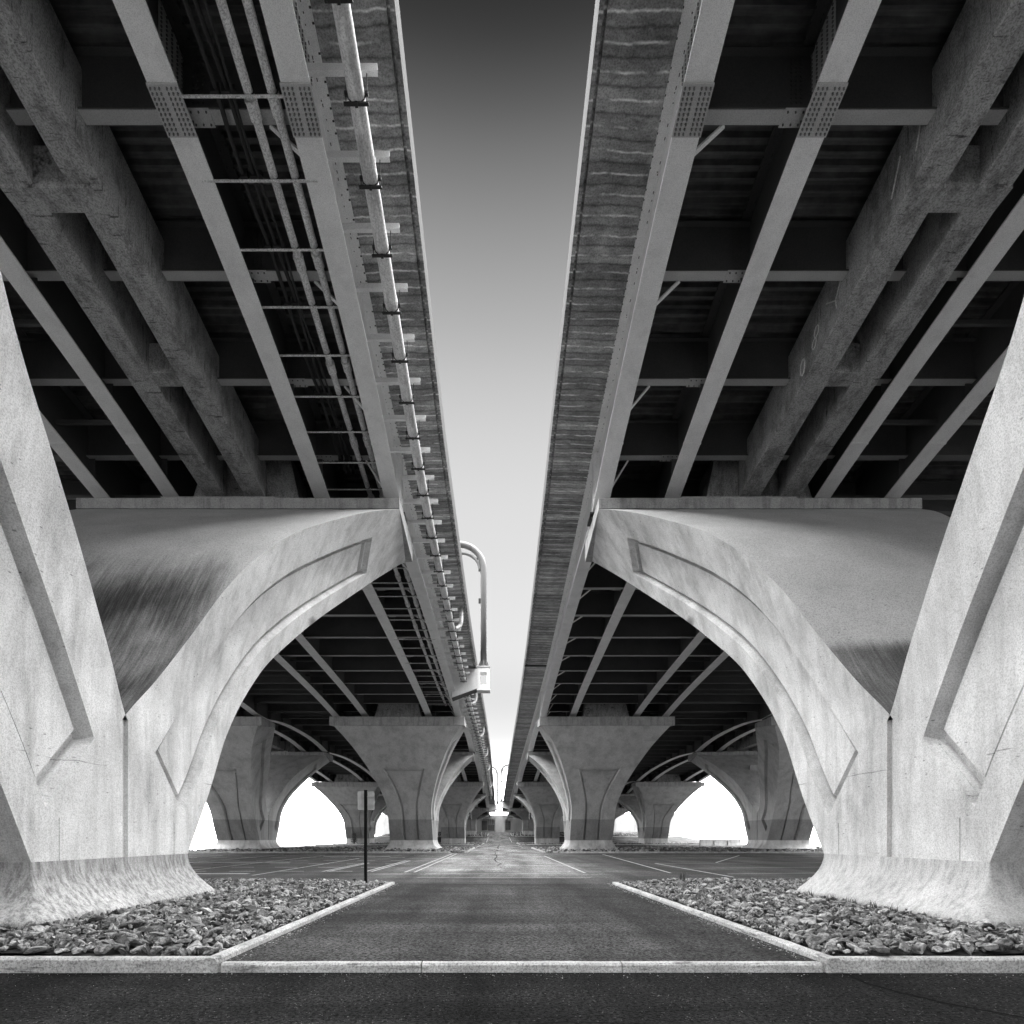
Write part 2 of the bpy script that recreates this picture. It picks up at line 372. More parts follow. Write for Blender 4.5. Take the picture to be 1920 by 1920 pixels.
for i, (s, kx, a, b) in enumerate(ISL):
    mb = MB(); xo = 31 if s < 0 else 46
    zz = 0
    kerb_run(mb, (s*xo, a), (kx+s*1.6, a), .18, 0, .24, 4, 1 if s < 0 else -1)
    kerb_run(mb, (kx+s*1.6, a), (kx, a+2.4), .18, 0, .24, 3, 1 if s < 0 else -1)
    kerb_run(mb, (kx, a+2.4), (kx, b-2.4), .18, 0, .24, 4, 1 if s < 0 else -1)
    kerb_run(mb, (kx, b-2.4), (kx+s*1.6, b), .18, 0, .24, 3, 1 if s < 0 else -1)
    kerb_run(mb, (kx+s*1.6, b), (s*xo, b), .18, 0, .24, 4, 1 if s < 0 else -1)
    tag(mb.build('kerb', M['kerb']), 'kerb round the %s rock bed on the %s of the drive' % (LABI[i//2], 'left' if s < 0 else 'right'), 'kerb', kind='structure')

# painted lines
def line(mb, x0, y0, x1, y1, wd=.11):
    a, b = Vector((x0, y0)), Vector((x1, y1)); d = (b-a).normalized(); n_ = Vector((-d.y, d.x))*wd/2
    n = max(1, int((b-a).length/8))
    for i in range(n):
        p, q = a+(b-a)*i/n, a+(b-a)*(i+1)/n
        mb.quad(*[(c.x, c.y, ground(c.y)+.004) for c in (p-n_, q-n_, q+n_, p+n_)])
mb = MB()
for x in (-3.45, -3.85): line(mb, x, 24.5, x, 50)
for x, a, b in ((-5.35, 25, 36), (-5.6, 25, 36), (-7.2, 25, 33), (-7.45, 25, 33), (-9.4, 22.5, 40), (-13.5, 24, 46), (-17.5, 22, 48), (-21.5, 24, 46)): line(mb, x, a, x-.02*(b-a)*0, b)
for y in (25.2, 28.5, 32.0, 36.5, 41.5, 46.5):
    x = -5.0 - (y % 2)
    while x > -24:
        line(mb, x, y, x-1.1, y, .16); x -= 2.1
for x0, x1, y in ((-10, -14, 23.6), (-12, -18, 34), (-8, -13, 44)): line(mb, x0, y, x1, y, .5)
line(mb, -2.9, 23.9, 3.3, 23.9, .10); line(mb, -2.9, 29.6, 3.3, 29.6, .08); line(mb, -2.9, 21.3, 3.4, 21.3, .06)
for x0, y0, x1, y1 in ((3.6, 24, 3.6, 45), (7.1, 24, 8.8, 49), (8.7, 21.6, 8.75, 32.5), (8.75, 32.5, 22, 33.5), (8.75, 27.6, 20, 29), (9.2, 23.4, 20, 25), (12.5, 33.5, 19, 46), (3.9, 45, 9, 45.3), (9, 40, 20, 41), (14, 47, 24, 43),
                       (3.4, 78, 3.4, 98), (-2.8, 78, -2.8, 98), (3.2, 127, 3.1, 147), (-2.3, 127, -2.2, 147), (-2.4, 76.6, 3.6, 76.6), (-2.2, 92, 3.3, 92)): line(mb, x0, y0, x1, y1)
for k in range(7):
    for s in (-1, 1): line(mb, s*(5+2.6*k)+.5, 78, s*(5+2.6*k)+.5, 84)
tag(mb.build('road_markings', M['paint']), 'worn white parking and lane lines painted on the lot', 'road marking', kind='structure')
# tar-sealed cracks on the far drive
mb = MB()
def crack(pts, wd):
    for a, b in zip(pts, pts[1:]):
        a, b = Vector(a), Vector(b); d = (b-a).normalized(); n_ = Vector((-d.y, d.x))*wd/2; 
        mb.quad(*[(c.x, c.y, ground(c.y)+.003) for c in (a-n_, b-n_, b+n_, a+n_)])
def wob(x0, y0, x1, y1, n, amp):
    return [(x0+(x1-x0)*i/n + amp*noise.noise(Vector((i*.7, x0, y0))), y0+(y1-y0)*i/n) for i in range(n+1)]
crack(wob(.0, 30, -.2, 60, 14, .5), .06); crack(wob(-.2, 60, .6, 110, 14, .8), .12); crack(wob(-3, 56, 2.8, 62, 10, .8), .08); crack(wob(.8, 26.5, -.5, 30, 5, .3), .04)
tag(mb.build('tar_seams', M['tar']), 'thin dark tar-sealed cracks down the middle of the drive', 'crack seal', kind='structure')

# street repairs and grit swept against the kerbs
mb = MB()
pts = [(4.05, 6.8), (4.02, 6.4), (4.12, 6.0), (4.3, 5.6), (4.62, 5.2), (5.1, 4.7), (5.3, 4.3)]
crack(pts, .035); crack([(-1.0, 4.9), (-.6, 4.97), (-.1, 4.93), (.6, 5.05), (1.3, 5.0)], .015)
mb.v = [(x, y, .003) for x, y, z in mb.v]
tag(mb.build('tar_seams', M['tar']), 'dark sealed seam wandering across the street at the right front', 'crack seal', kind='structure')
rg = random.Random(5); mb = MB()
def grit(x, y, z, r):
    p = [Vector((rg.gauss(0, 1), rg.gauss(0, 1), rg.gauss(0, 1))).normalized()*r for _ in range(4)]
    i = len(mb.v); mb.v += [(x+q.x, y+q.y, z+abs(q.z)*.7) for q in p]
    for f_ in ((0, 1, 2), (0, 2, 3), (0, 3, 1), (1, 3, 2)): mb.face([i+k for k in f_])
for k in range(1500):
    c = rg.random()
    if c < .35: t = rg.random(); grit(KL+.03+(-3.2-KL)*t+abs(rg.gauss(0, .10)), KY+.25+(KE-KY)*t, .097, rg.uniform(.006, .02))
    elif c < .7: t = rg.random(); grit(KR-.03+(3.6-KR)*t-abs(rg.gauss(0, .10)), KY+.25+(KE-KY)*t, .097, rg.uniform(.006, .02))
    elif c < .9: grit(rg.uniform(-8, 8), KY-.02-abs(rg.gauss(0, .12)), .002, rg.uniform(.004, .014))
    else: grit(rg.uniform(-7, 7), rg.uniform(3.2, 6.6), .002, rg.uniform(.003, .009))
tag(mb.build('grit', M['kerb'], recalc=True), 'pale grit and chippings swept against the kerbs', 'grit', kind='stuff')

# ------------------------------------------------------------------ viaduct decks
FB = []
y = 12.35 - 3.05*7
while y < 191: FB.append(y); y += 3.05
def ibeam_sec(x, z0, z1, wf, tw, tf):
    return [(x-wf, z0), (x+wf, z0), (x+wf, z0+tf), (x+tw, z0+tf), (x+tw, z1-tf), (x+wf, z1-tf), (x+wf, z1), (x-wf, z1), (x-wf, z1-tf), (x-tw, z1-tf), (x-tw, z0+tf), (x-wf, z0+tf)]
OUTC = {-1: 25.4, 1: 27.9}
GE = [1.95, 4.6, 10.3, 12.95]
DECK = {}
for s in (-1, 1):
    side = 'left' if s < 0 else 'right'
    oc = OUTC[s]; eend = oc + 7.0
    root = empty('bridge_deck', (0, 0, 0), ('long viaduct deck on the left, with a drain pipe hung along its inner edge' if s < 0 else 'long viaduct deck on the right, its board-marked inner edge bare of pipes'), 'bridge deck', 'twin viaduct decks')
    DECK[s] = root
    # cantilever slab edge with drip groove
    mb = MB(); secs = []
    for Y in yr(Y0, Y1, 1.5):
        z = zs(Y)
        secs.append([(X(s, Y, e), Y, z+dz) for e, dz in ((0, .34), (0, -.02), (.10, -.02), (.11, .06), (.17, .06), (.18, -.01), (1.7, -.05), (1.75, .34))])
    mb.loft(secs)
    for i in range(0, 8*(len(secs)-1), 8): mb.m[i] = 1
    mb.build('overhang', [M['overhang'], M['slab']], root)
    mb = MB(); mb.loft([[(X(s, Y, e), Y, zs(Y)+dz) for e, dz in ((.06, .345), (.06, 1.35), (.30, 1.35), (.45, .6), (.5, .345))] for Y in yr(Y0, Y1, 3)])
    mb.build('parapet', M['slab'], root)
    mb = MB(); mb.loft([[(X(s, Y, e), Y, zs(Y)+dz) for e, dz in ((1.7, .10), (1.7, .4), (eend, .4), (eend, .10))] for Y in yr(Y0, Y1, 3)])
    mb.build('slab', M['slab'], root)
    mb = MB(); mb.loft([[(X(s, Y, e), Y, zs(Y)+dz) for e, dz in ((eend-.4, 1.4), (eend, 1.4), (eend, -.1), (eend-.4, -.1))] for Y in yr(Y0, Y1, 3)])
    mb.build('parapet', M['slab'], root)
    # corrugated stay-in-place form
    mb = MB(); rows = []
    Y = -6.0
    while Y < Y1:
        p = .25 if Y < 60 else .6
        for dy, dz in ((0, -.045), (.2*p, -.045), (.32*p, .07), (.88*p, .07)):
            rows.append([(X(s, Y+dy, 2.1), Y+dy, zs(Y+dy)+dz), (X(s, Y+dy, eend-.42), Y+dy, zs(Y+dy)+dz)])
        Y += p
    mb.loft(rows, closed=False); mb.build('deck_form', M['form'], root)
    # girders
    for gi, e in enumerate(GE + [oc-5.4, oc-2.8, oc+2.8, oc+5.4]):
        near = gi < 4
        ys = yr(Y0 if near else 16, Y1, 1.2 if near else 2.0)
        mb = MB()
        mb.loft([[(X(s, Y, e)-.02, Y, zb(Y)), (X(s, Y, e)+.02, Y, zb(Y)), (X(s, Y, e)+.02, Y, zs(Y)-.11), (X(s, Y, e)-.02, Y, zs(Y)-.11)] for Y in ys])
        mb.loft([[(X(s, Y, e)-.27, Y, zs(Y)-.11), (X(s, Y, e)+.27, Y, zs(Y)-.11), (X(s, Y, e)+.27, Y, zs(Y)-.06), (X(s, Y, e)-.27, Y, zs(Y)-.06)] for Y in ys])
        inn = -s
        for Y in FB:                                   # web stiffeners on the side away from the slot
            if Y < ys[0] or Y > ys[-1]: continue
            x = X(s, Y, e)
            for q in ((s,) if gi == 0 else (-1, 1)):
                mb.box(x+q*.021, x+q*.24, Y-.012+.05, Y+.012+.05, zb(Y)+.03, zs(Y)-.12)
        if gi == 0:
            for cy in CAPY[1:-1]:                      # bearing stiffeners on the outside face over each cap
                x = X(s, cy, e); mb.box(x-s*.021, x-s*.25, cy-.02, cy+.02, zb(cy)+.03, zs(cy)-.12)
                mb.box(x-s*.021, x-s*.25, cy-.42, cy-.38, zb(cy-.4)+.04, zs(cy)-.15)
        g = mb.build('girder', M['steel'] if gi < 1 else M['steel_shaded'], root)  # outer girder keeps the bright steel, inner webs take the shaded tone
        mb = MB(); hw_ = .29 if near else .3
        mb.loft([[(X(s, Y, e)-hw_, Y, zb(Y)-.05), (X(s, Y, e)+hw_, Y, zb(Y)-.05), (X(s, Y, e)+hw_, Y, zb(Y)), (X(s, Y, e)-hw_, Y, zb(Y))] for Y in ys])
        for cy in CAPY[1:-1]:
            for yy in (cy-3.3, cy+3.3):
                if ys[0] < yy < ys[-1]:
                    x = X(s, yy, e); mb.hexa([(x-hw_-.012, yy-.03, zb(yy-.03)-.062), (x+hw_+.012, yy-.03, zb(yy-.03)-.062), (x+hw_+.012, yy+.03, zb(yy+.03)-.062), (x-hw_-.012, yy+.03, zb(yy+.03)-.062),
                                              (x-hw_-.012, yy-.03, zb(yy)-.02), (x+hw_+.012, yy-.03, zb(yy)-.02), (x+hw_+.012, yy+.03, zb(yy)-.02), (x-hw_-.012, yy+.03, zb(yy)-.02)])
        mb.build('bottom_flange', M['steel'], g)
        for cy in CAPY[1:-1]:                          # bearings
            if not (ys[0] < cy < ys[-1]): continue
            b_ = MB(); x = X(s, cy, e); ct = zs(cy)-2.65
            b_.box(x-.32, x+.32, cy-.32, cy+.32, ct+.002, zb(cy)-.12); b_.hexa([(x-.38, cy-.38, zb(cy-.38)-.125), (x+.38, cy-.38, zb(cy-.38)-.125), (x+.38, cy+.38, zb(cy+.38)-.125), (x-.38, cy+.38, zb(cy+.38)-.125),
                     (x-.38, cy-.38, zb(cy-.38)-.053), (x+.38, cy-.38, zb(cy-.38)-.053), (x+.38, cy+.38, zb(cy+.38)-.053), (x-.38, cy+.38, zb(cy+.38)-.053)])
            b_.build('bearing', M['darksteel'], g)
        if gi < 4:                                     # bolted field splice
            ya, yb_ = 11.62, 12.42
            x = X(s, 12, e)
            pl = MB()
            def zz(Y): return zb(Y)-.052
            pl.hexa([(x-.31, ya, zz(ya)-.03), (x+.31, ya, zz(ya)-.03), (x+.31, yb_, zz(yb_)-.03), (x-.31, yb_, zz(yb_)-.03), (x-.31, ya, zz(ya)), (x+.31, ya, zz(ya)), (x+.31, yb_, zz(yb_)), (x-.31, yb_, zz(yb_))])
            for q in (-.255, .075):
                pl.bolts((x+q, ya+.06, zz(ya+.06)-.03), (.18, 0, 0), (0, yb_-ya-.12, zz(yb_-.06)-zz(ya+.06)), (0, 0, -1), 3, 10, .022, .03, 1)
            pl.build('splice_plate', [M['plate'], M['bolt']], g)
            for side_ in ((-s, s) if gi < 2 else (s,)):
                pl = MB(); xx = x+side_*.0215
                pl.box(xx, xx+side_*.014, ya-.15, yb_+.15, zb(12)+.08, zs(12)-.22)
                pl.bolts((xx+side_*.014, ya-.08, zb(12)+.13), (0, yb_-ya+.16, 0), (0, 0, zs(12)-zb(12)-.42), (side_, 0, 0), 6, 16, .022, .025, 1)
                pl.build('splice_plate', [M['plate'], M['bolt']], g)
        if gi < 2:                                     # form clips along the top flange edge
            cl = MB(); Y = 9.0; k = 0
            while Y < 50:
                for q in ((-s, s) if gi else (-s,)):
                    xx = X(s, Y, e)+q*.25
                    if random.random() < .8: cl.box(xx-.012, xx+.03*q, Y-.015, Y+.015, zs(Y)-.128, zs(Y)-.112)
                    if random.random() < .7:
                        yy = Y+random.uniform(-.1, .1); xx = X(s, Y, e)+q*random.uniform(.07, .1); cl.box(xx, xx+.02, yy, yy+random.choice((.02, .03, .06)), zs(yy)-.12, zs(yy)-.111)
                Y += .21
            cl.build('form_clips', M['darksteel'], g)['kind'] = 'stuff'
    # floor beams
    for i, Y in enumerate(FB):
        mb = MB()
        e1 = GE[-1] if Y < 14 else oc+5.4
        z0, z1 = zs(Y)-1.47, zs(Y)-.18
        a, b = X(s, Y, GE[0]+.03), X(s, Y, e1)
        def yz(x): return [(x, Y+p, z) for p, z in ibeam_sec(0, z0, z1, .15, .012, .03)]
        mb.loft([yz(a), yz(b)])
        for ea, eb in zip(GE, GE[1:]):
            xa, xb = sorted((X(s, Y, ea+.03), X(s, Y, eb-.03))); mb.box(xa, xb, Y-.13, Y+.13, z0-.012, z0+.031, 1)
        for e in GE[1:2]:
            x = X(s, Y, e)
            mb.box(x-s*.03, x-s*.65, Y-.17, Y+.17, z0-.026, z0-.013, 1); 
            if Y < 30: mb.bolts((x-s*.10, Y-.11, z0-.026), (-s*.48, 0, 0), (0, .22, 0), (0, 0, -1), 4, 2, .02, .022)
            if Y < 30 and Y > 5: mb.bolts((x-s*.26, Y-.014, z0+.1), (-s*.2, 0, 0), (0, 0, z1-z0-.2), (0, -1, 0), 3, 13, .022, .022)
        fb = mb.build('floor_beam', [M['steel_shaded'], M['flange']], root)
        if Y < 60:
            kb = MB(); x = X(s, Y, GE[0]); p0 = Vector((x+s*.85, Y+.16, z0+.0)); p1 = Vector((x+s*.27, Y+.45, zb(Y+.45)+.03))
            dn = (p1-p0).normalized(); nn = Vector((dn.y, -dn.x, 0)).normalized()*.045; up = Vector((0, 0, .05))
            kb.hexa([p0-nn, p0+nn, p1+nn, p1-nn, p0-nn+up, p0+nn+up, p1+nn+up, p1-nn+up])
            kb.build('knee_brace', M['steel'], fb)
    # light cross angles carrying the services between the two inner girders
    if s < 0:
        mb = MB(); Y = 9.08
        while Y < 52:
            a, b = X(s, Y, GE[0]+.03), X(s, Y, GE[1]-.03); z = zs(Y)-1.80; mb = MB()
            mb.box(a, b, Y, Y+.012, z, z+.035); mb.box(a, b, Y+.012, Y+.035, z, z+.010); Y += 1.36
            mb.build('service_angle', M['conduit'], root)
    else:
        mb = MB(); x0, x1 = X(s, 46, 0), X(s, 46, 1.7)
        mb.box(x0-.03, x1, 45.85, 46.15, zs(46)-.10, zs(46)+.4); mb.build('expansion_joint', M['darksteel'], root)
    # cross frames between the two groups of girders at the outside
    mb = MB(); Y = 10.6
    while Y < 60:
        a, b = X(s, Y, GE[2]), X(s, Y, GE[3]+6)
        mb.box(a, b, Y, Y+.10, zb(Y)+.55, zb(Y)+.57); mb.box(a, b, Y, Y+.012, zb(Y)+.57, zb(Y)+.67); Y += 3.1
    mb.build('cross_angle', M['steel_shaded'], root)

# ------------------------------------------------------------------ V piers
FAR = [(0, 2.4, 2.35, -.41), (1.0, 3.45, 3.3, 1.0), (1.95, 4.8, 4.15, 2.5), (2.7, 6.1, 5.0, 3.9), (3.45, 7.15, 5.85, 5.1), (4.8, 8.6, 7.25, 6.45), (6.6, 10.0, 8.8, 7.85), (8.4, 11.3, 10.7, 9.5), (10.0, 12.3, 13.2, 11.9)]
NEAR1 = [(0, 2.4, 2.35, -.41), (.5, 3.35, 3.0, .95), (1.2, 4.4, 3.7, 2.2), (2.35, 5.8, 4.7, 3.6), (3.4, 6.95, 5.9, 4.9), (4.7, 8.6, 7.6, 6.6), (7.0, 11.0, 9.8, 8.6), (9.5, 13.5, 12.6, 11.2), (11.6, 15.4, 15.2, 15.0)]
HWF = curve([(-1, 2.2), (0, 2.2), (.1, 2.28), (.24, 2.55), (.37, 2.9), (.48, 3.25), (.63, 3.85), (.77, 4.5), (.9, 5.28), (1.0, 5.95)])
def tab_curves(tab):
    n = len(tab)-1
    return [curve([(i/n, r[k]) for i, r in enumerate(tab)]) for k in range(4)]
def scale_tab(tab, tip_in, reach_in, reach_out):
    z1 = tab[-1][1]; k = (tip_in-2.4)/(z1-2.4); a, b = tab[-1][0], tab[-1][2]
    f = lambda z: 2.4+(z-2.4)*k if z > 2.4 else z
    rows = [(r[0]*reach_in/a, f(r[1]), 2.35+(r[2]-2.35)*(reach_out-2.35)/(b-2.35), f(r[3])) for r in tab]
    l = rows[-1]; rows[-1] = (l[0], l[1], l[2], tip_in-.4)
    return rows
def build_arm(root, sg, tab, zoff, fine, m_side, m_inner, m_soffit, skew=0.0):
    """one leaning arm in pier coordinates (x across, y along the bridge, z up)"""
    ci = tab_curves(tab); zt = tab[-1][1]
    def hw(z): return HWF((z-2.4)/(zt-2.4))
    NR = 44 if fine else 20
    ta, tb = .035, .895; eps = .002
    gr = [(ta+.005, ta+.005+(.022 if fine else .012)), (tb-.014, tb-.006)]
    ts = sorted(set([i/NR for i in range(NR+1) if not (abs(i/NR-ta) < .045 or abs(i/NR-tb) < .03)] + [0, ta-eps, ta+eps, tb-eps, tb+eps] + [q for a_, b_ in gr for q in (a_-.002, a_, b_, b_+.002)]))
    ts = [t for t in ts if t >= 0]
    rec = .17 if fine else .2
    # lateral faces
    v0, v1, ve = .34, .785, .02
    vs = [0, .12, .24, v0-ve, v0, v0+.006, v0+.036, v0+.042, .47, .56, .66, v1-.046, v1-.040, v1-.006, v1, v1+ve, .89, 1]; grv = (v0+.006, v0+.036, v1-.040, v1-.006)
    mb = MB()
    def pin(t): return ci[0](t), ci[1](t)
    def pout(t): return ci[2](t), ci[3](t)
    for sx in (-1, 1):
        secs = []
        for t in ts:
            a, b = pin(t), pout(t); row = []
            inside = ta < t < tb; deep = any(a_ <= t <= b_ for a_, b_ in gr)
            for v in vs:
                o, z = a[0]+(b[0]-a[0])*v, a[1]+(b[1]-a[1])*v
                x = hw(z)
                if inside and v0 <= v <= v1: x -= rec + ((.16 if fine else .1) if (v in grv or (deep and v0+.006 <= v <= v1-.006)) else 0)
                row.append((sx*x, sg*o, z+EYE+zoff))
            secs.append(row)
        mb.loft(secs, closed=False, m=0)
    # inner V face
    secs = []
    for t in ts:
        o, z = pin(t); h = hw(z)
        secs.append([(h*q, sg*o, z+EYE+zoff) for q in (-1, -.75, -.5, -.25, 0, .25, .5, .75, 1)])
    mb.loft(secs, closed=False, m=1)
    # outer soffit with its sunk trapezoid panel
    tpb = .72; pe = .2
    ts2 = sorted(set(ts + [tpb-.012, tpb+.006, tpb-.016, tpb-.034, tpb-.037])); secs = []
    for t in ts2:
        o, z = pout(t); h = hw(z); row = []
        mg = min(1.35, h*.6)
        w_ = h-mg; rowg = tpb-.034 <= t <= tpb-.016
        for x in (-h, -w_, -(w_-.09), -(w_-.11), -(w_-.25), -(w_-.27), -w_*.4, 0, w_*.4, w_-.27, w_-.25, w_-.11, w_-.09, w_, h):
            ax = abs(x); rc = 0
            if t < tpb and ax <= w_-.089: rc = .2 + (.2 if (w_-.251 <= ax <= w_-.109 or (rowg and ax < w_-.1)) else 0)
            row.append((x, sg*(o-rc), z+EYE+zoff))
        secs.append(row)
    mb.loft(secs, closed=False, m=2)
    a, b = pin(1), pout(1); ha, hb = hw(a[1]), hw(b[1]); zz = EYE+zoff
    mb.quad((-ha, sg*a[0], a[1]+zz), (ha, sg*a[0], a[1]+zz), (hb, sg*b[0], b[1]+zz), (-hb, sg*b[0], b[1]+zz), 0)
    if skew:
        mb.v = [(x+skew*min(1, max(0, (z-zoff-EYE-2.4)/(zt-2.4))), y, z) for x, y, z in mb.v]
    return mb.build('arm', [m_side, m_inner, m_soffit], root, auto=24)
def build_pedestal(root, zoff, fine, m_side, m_flare, flare=True):
    mb = MB(); zt, zc = -.41+EYE, 2.4+EYE
    A = 2.35
    def top(o): return zc + (zt-zc)*abs(o)/A
    for sx in (-1, 1):
        cols = [(-A, 0), (-1.765, 0), (-1.755, .02), (-1.745, .02), (-1.735, 0), (-.085, 0), (-.075, .07), (.075, .07), (.085, 0), (1.735, 0), (1.745, .02), (1.755, .02), (1.765, 0), (A, 0)]
        secs = [[(sx*(2.2-d), o, zt+zoff), (sx*(2.2-d), o, top(o)+zoff)] for o, d in cols]
        mb.loft(secs, closed=False)
    # flared foot
    prof = [(1.19, 0), (1.08, .012), (.95, .045), (.82, .10), (.70, .175), (.58, .27), (.47, .375), (.38, .47), (.31, .53), (.24, .555), (.17, .55), (.11, .52), (-.3, .50)]
    if not flare: prof = [(1.19, 0), (.6, .004), (-.3, .01)]
    secs = []
    for z, d in prof:
        ring = []; rad = .02+d*.75
        for cx, cy, a0 in ((1, 1, 0), (-1, 1, 90), (-1, -1, 180), (1, -1, 270)):
            for k in range(6):
                a = R(a0+k*18)
                jx = .0
                ring.append((cx*(2.2+d-rad)+math.cos(a)*rad, cy*(A+d-rad)+math.sin(a)*rad, z+zoff))
        secs.append(ring)
    mb.loft(secs, m=1)
    return mb.build('pedestal', [m_side, m_flare], root, auto=30)
def cap_mesh(root, sg, o_in, o_out, z_top, hwid, ox=0.0, name='cap'):
    mb = MB(); o0, o1 = o_in-.05, o_out+.08
    zb0, zb1 = z_top-.40+.006, z_top-.80+.006
    def p(x, o, z): return (x, sg*o, z)
    secs = [[p(x, o0, zb0), p(x, o0, z_top-.03), p(x, o0+.03, z_top), p(x, o1-.03, z_top), p(x, o1, z_top-.03), p(x, o1, zb1)] for x in (-hwid, -hwid+.02, 0, hwid-.02, hwid)]
    mb.loft(secs)
    mb.box(-2.9, 1.4, sg*(o_in+.06), sg*(o_in+1.1), z_top-.01, z_top+.10)
    mb.v = [(x+ox, y, z) for x, y, z in mb.v]
    return mb.build(name, M['cap'], root)
def tie_set(root, ya, za, yb, zb_, zoff=0, chalk=0, es=(-.5, 1.0), dep=1.65, struts=()):
    for q in es:
        mb = MB(); secs = []
        for k in range(13):
            t = k/12; y = ya+(yb-ya)*t; z = za+(zb_-za)*t
            secs.append([(q-.37, y, z+.02), (q-.35, y, z), (q+.35, y, z), (q+.37, y, z+.02), (q+.37, y, z+dep), (q-.37, y, z+dep)])
        mb.loft(secs); o = mb.build('tie_beam', M['tie'], root)
    for y, drop, ext in struts:
        t = (y-ya)/(yb-ya); z = za+(zb_-za)*t; mb = MB()
        x0, x1 = es[0]-ext, es[1]+ext
        mb.box(x0, x1, y-.26, y+.26, z-drop, z+.9); mb.build('strut', M['tie'], root)

def pier(s, row, idx, label, zoff=0.0):
    Yp = PIERY[idx]
    e = 7.5 if row == 0 else OUTC[s]
    sk = .42 if s > 0 and row == 0 and idx == 0 else 0
    xc = X(s, Yp, e) + sk
    sk = -.27 if sk else 0
    fine = (row == 0 and idx == 0)
    zg = ground(Yp)-.095
    root = empty('v_pier', (xc, Yp, 0), label, 'bridge pier', 'V-shaped concrete piers of the viaducts')
    cyn, cyf = CAPY[1+2*idx], CAPY[2+2*idx]
    topn, topf = zs(cyn)-2.65, zs(cyf)-2.65
    if fine:
        tn = scale_tab(NEAR1, topn-.4-EYE, 11.6, 15.2); tf = scale_tab(FAR, topf-.4-EYE, 10.05, 13.3)
        ms, mi, mo = M['pier'], (M['pier_sooty_left'] if s < 0 else M['pier_sooty_right']), M['pier']
    else:
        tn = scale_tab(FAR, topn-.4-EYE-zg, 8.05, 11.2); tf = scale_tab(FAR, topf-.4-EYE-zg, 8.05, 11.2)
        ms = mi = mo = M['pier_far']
    flare = idx in (0, 1)
    build_pedestal(root, zg, fine, ms, (M['flare'] if s < 0 else M['flare_clean']) if fine else M['pier'], flare)
    a1 = build_arm(root, -1, tn, zg, fine, ms, ms, mo, .2 if sk else 0)
    a2 = build_arm(root, 1, tf, zg, fine, ms, mi, mo, sk)
    hwd = 5.95
    cap_mesh(root, -1, tn[-1][0], tn[-1][2], topn, hwd, .2 if sk else 0)
    cap_mesh(root, 1, tf[-1][0], tf[-1][2], topf, hwd, sk)
    q = -1 if s < 0 else 1
    es = sorted((q*-.45, q*1.05))
    if fine:
        tie_set(root, -9.6-2.0, 18.25, 10.6, 14.36, es=es, struts=((1.6, .035, .36), (5.9, -.03, -.3), (-2.7, -.03, -.3)))
    else:
        tie_set(root, -tn[-1][0]-.6, topn+.24, tf[-1][0]+.6, topf+.24, es=es)
    # anchorage block over each cap centre
    for sg, tb_, top in ((-1, tn, topn), (1, tf, topf)):
        mb = MB(); o = (tb_[-1][0]+tb_[-1][2])/2
        Yc = Yp+sg*o; ztop = zs(Yc)-.5
        mb.hexa([(-2.1, sg*o-1.0, top+.001), (2.1, sg*o-1.0, top+.001), (2.1, sg*o+1.0, top+.001), (-2.1, sg*o+1.0, top+.001), (-1.6, sg*o-.8, ztop), (1.6, sg*o-.8, ztop), (1.6, sg*o+.8, ztop), (-1.6, sg*o+.8, ztop)])
        mb.build('anchor_block', M['tie'], root)
    if idx == 2 and row == 0:                          # small access hatch on the side facing the drive
        mb = MB(); x = -s*2.9
        mb.box(x, x-s*.25, 1.9, 3.3, 4.9, 6.2); mb.box(x-s*.25, x-s*.30, 2.0, 3.2, 5.0, 6.1, 1)
        mb.build('access_hatch', [M['darksteel'], M['cap']], root)
    if idx == 1 and row == 1:
        mb = MB(); mb.box(-3.4, 3.4, -3.3, 3.3, -.5, .32); mb.build('plinth', M['brick'], root)
        mb = MB(); mb.box(-1.0, 0, 4.6, 4.75, 9.0, 9.8); mb.build('access_hatch', M['cap'], root)
    return root
ORD = ['nearest', 'second', 'third', 'fourth']
TXT = {(-1, 0): 'nearest massive pale V pier on the left rock bed, sooty black inside its V',
       (1, 0): 'nearest massive pale V pier on the right rock bed, mostly clean inside its V',
       (-1, 1): 'grey V pier with sunk front panel left of the drive, just behind the road sign',
       (1, 1): 'grey V pier with sunk front panel, second back along the right of the drive',
       (-1, 2): 'grey V pier with hatch on its side, third back along the left of the drive',
       (1, 2): 'grey V pier with hatch on its side, third back along the right of the drive',
       (-1, 3): 'small far V pier, last one left of the drive before the abutment',
       (1, 3): 'small far V pier, last one right of the drive before the abutment'}
for s in (-1, 1):
    for i in range(4): pier(s, 0, i, TXT[(s, i)])
TXO = {(-1, 1): 'outer left V pier on a dark brick plinth, seen through the nearest left arch',
       (1, 1): 'outer right V pier on a dark brick plinth, seen through the nearest right arch',
       (-1, 2): 'V pier of the outer left row, third back, a weed growing at its foot',
       (1, 2): 'V pier of the outer right row, third back, between the right arches',
       (-1, 3): 'last far V pier of the outer left row, mostly hidden', (1, 3): 'last far V pier of the outer right row, mostly hidden'}
for s in (-1, 1):
    for i in (1, 2, 3): pier(s, 1, i, TXO[(s, i)])

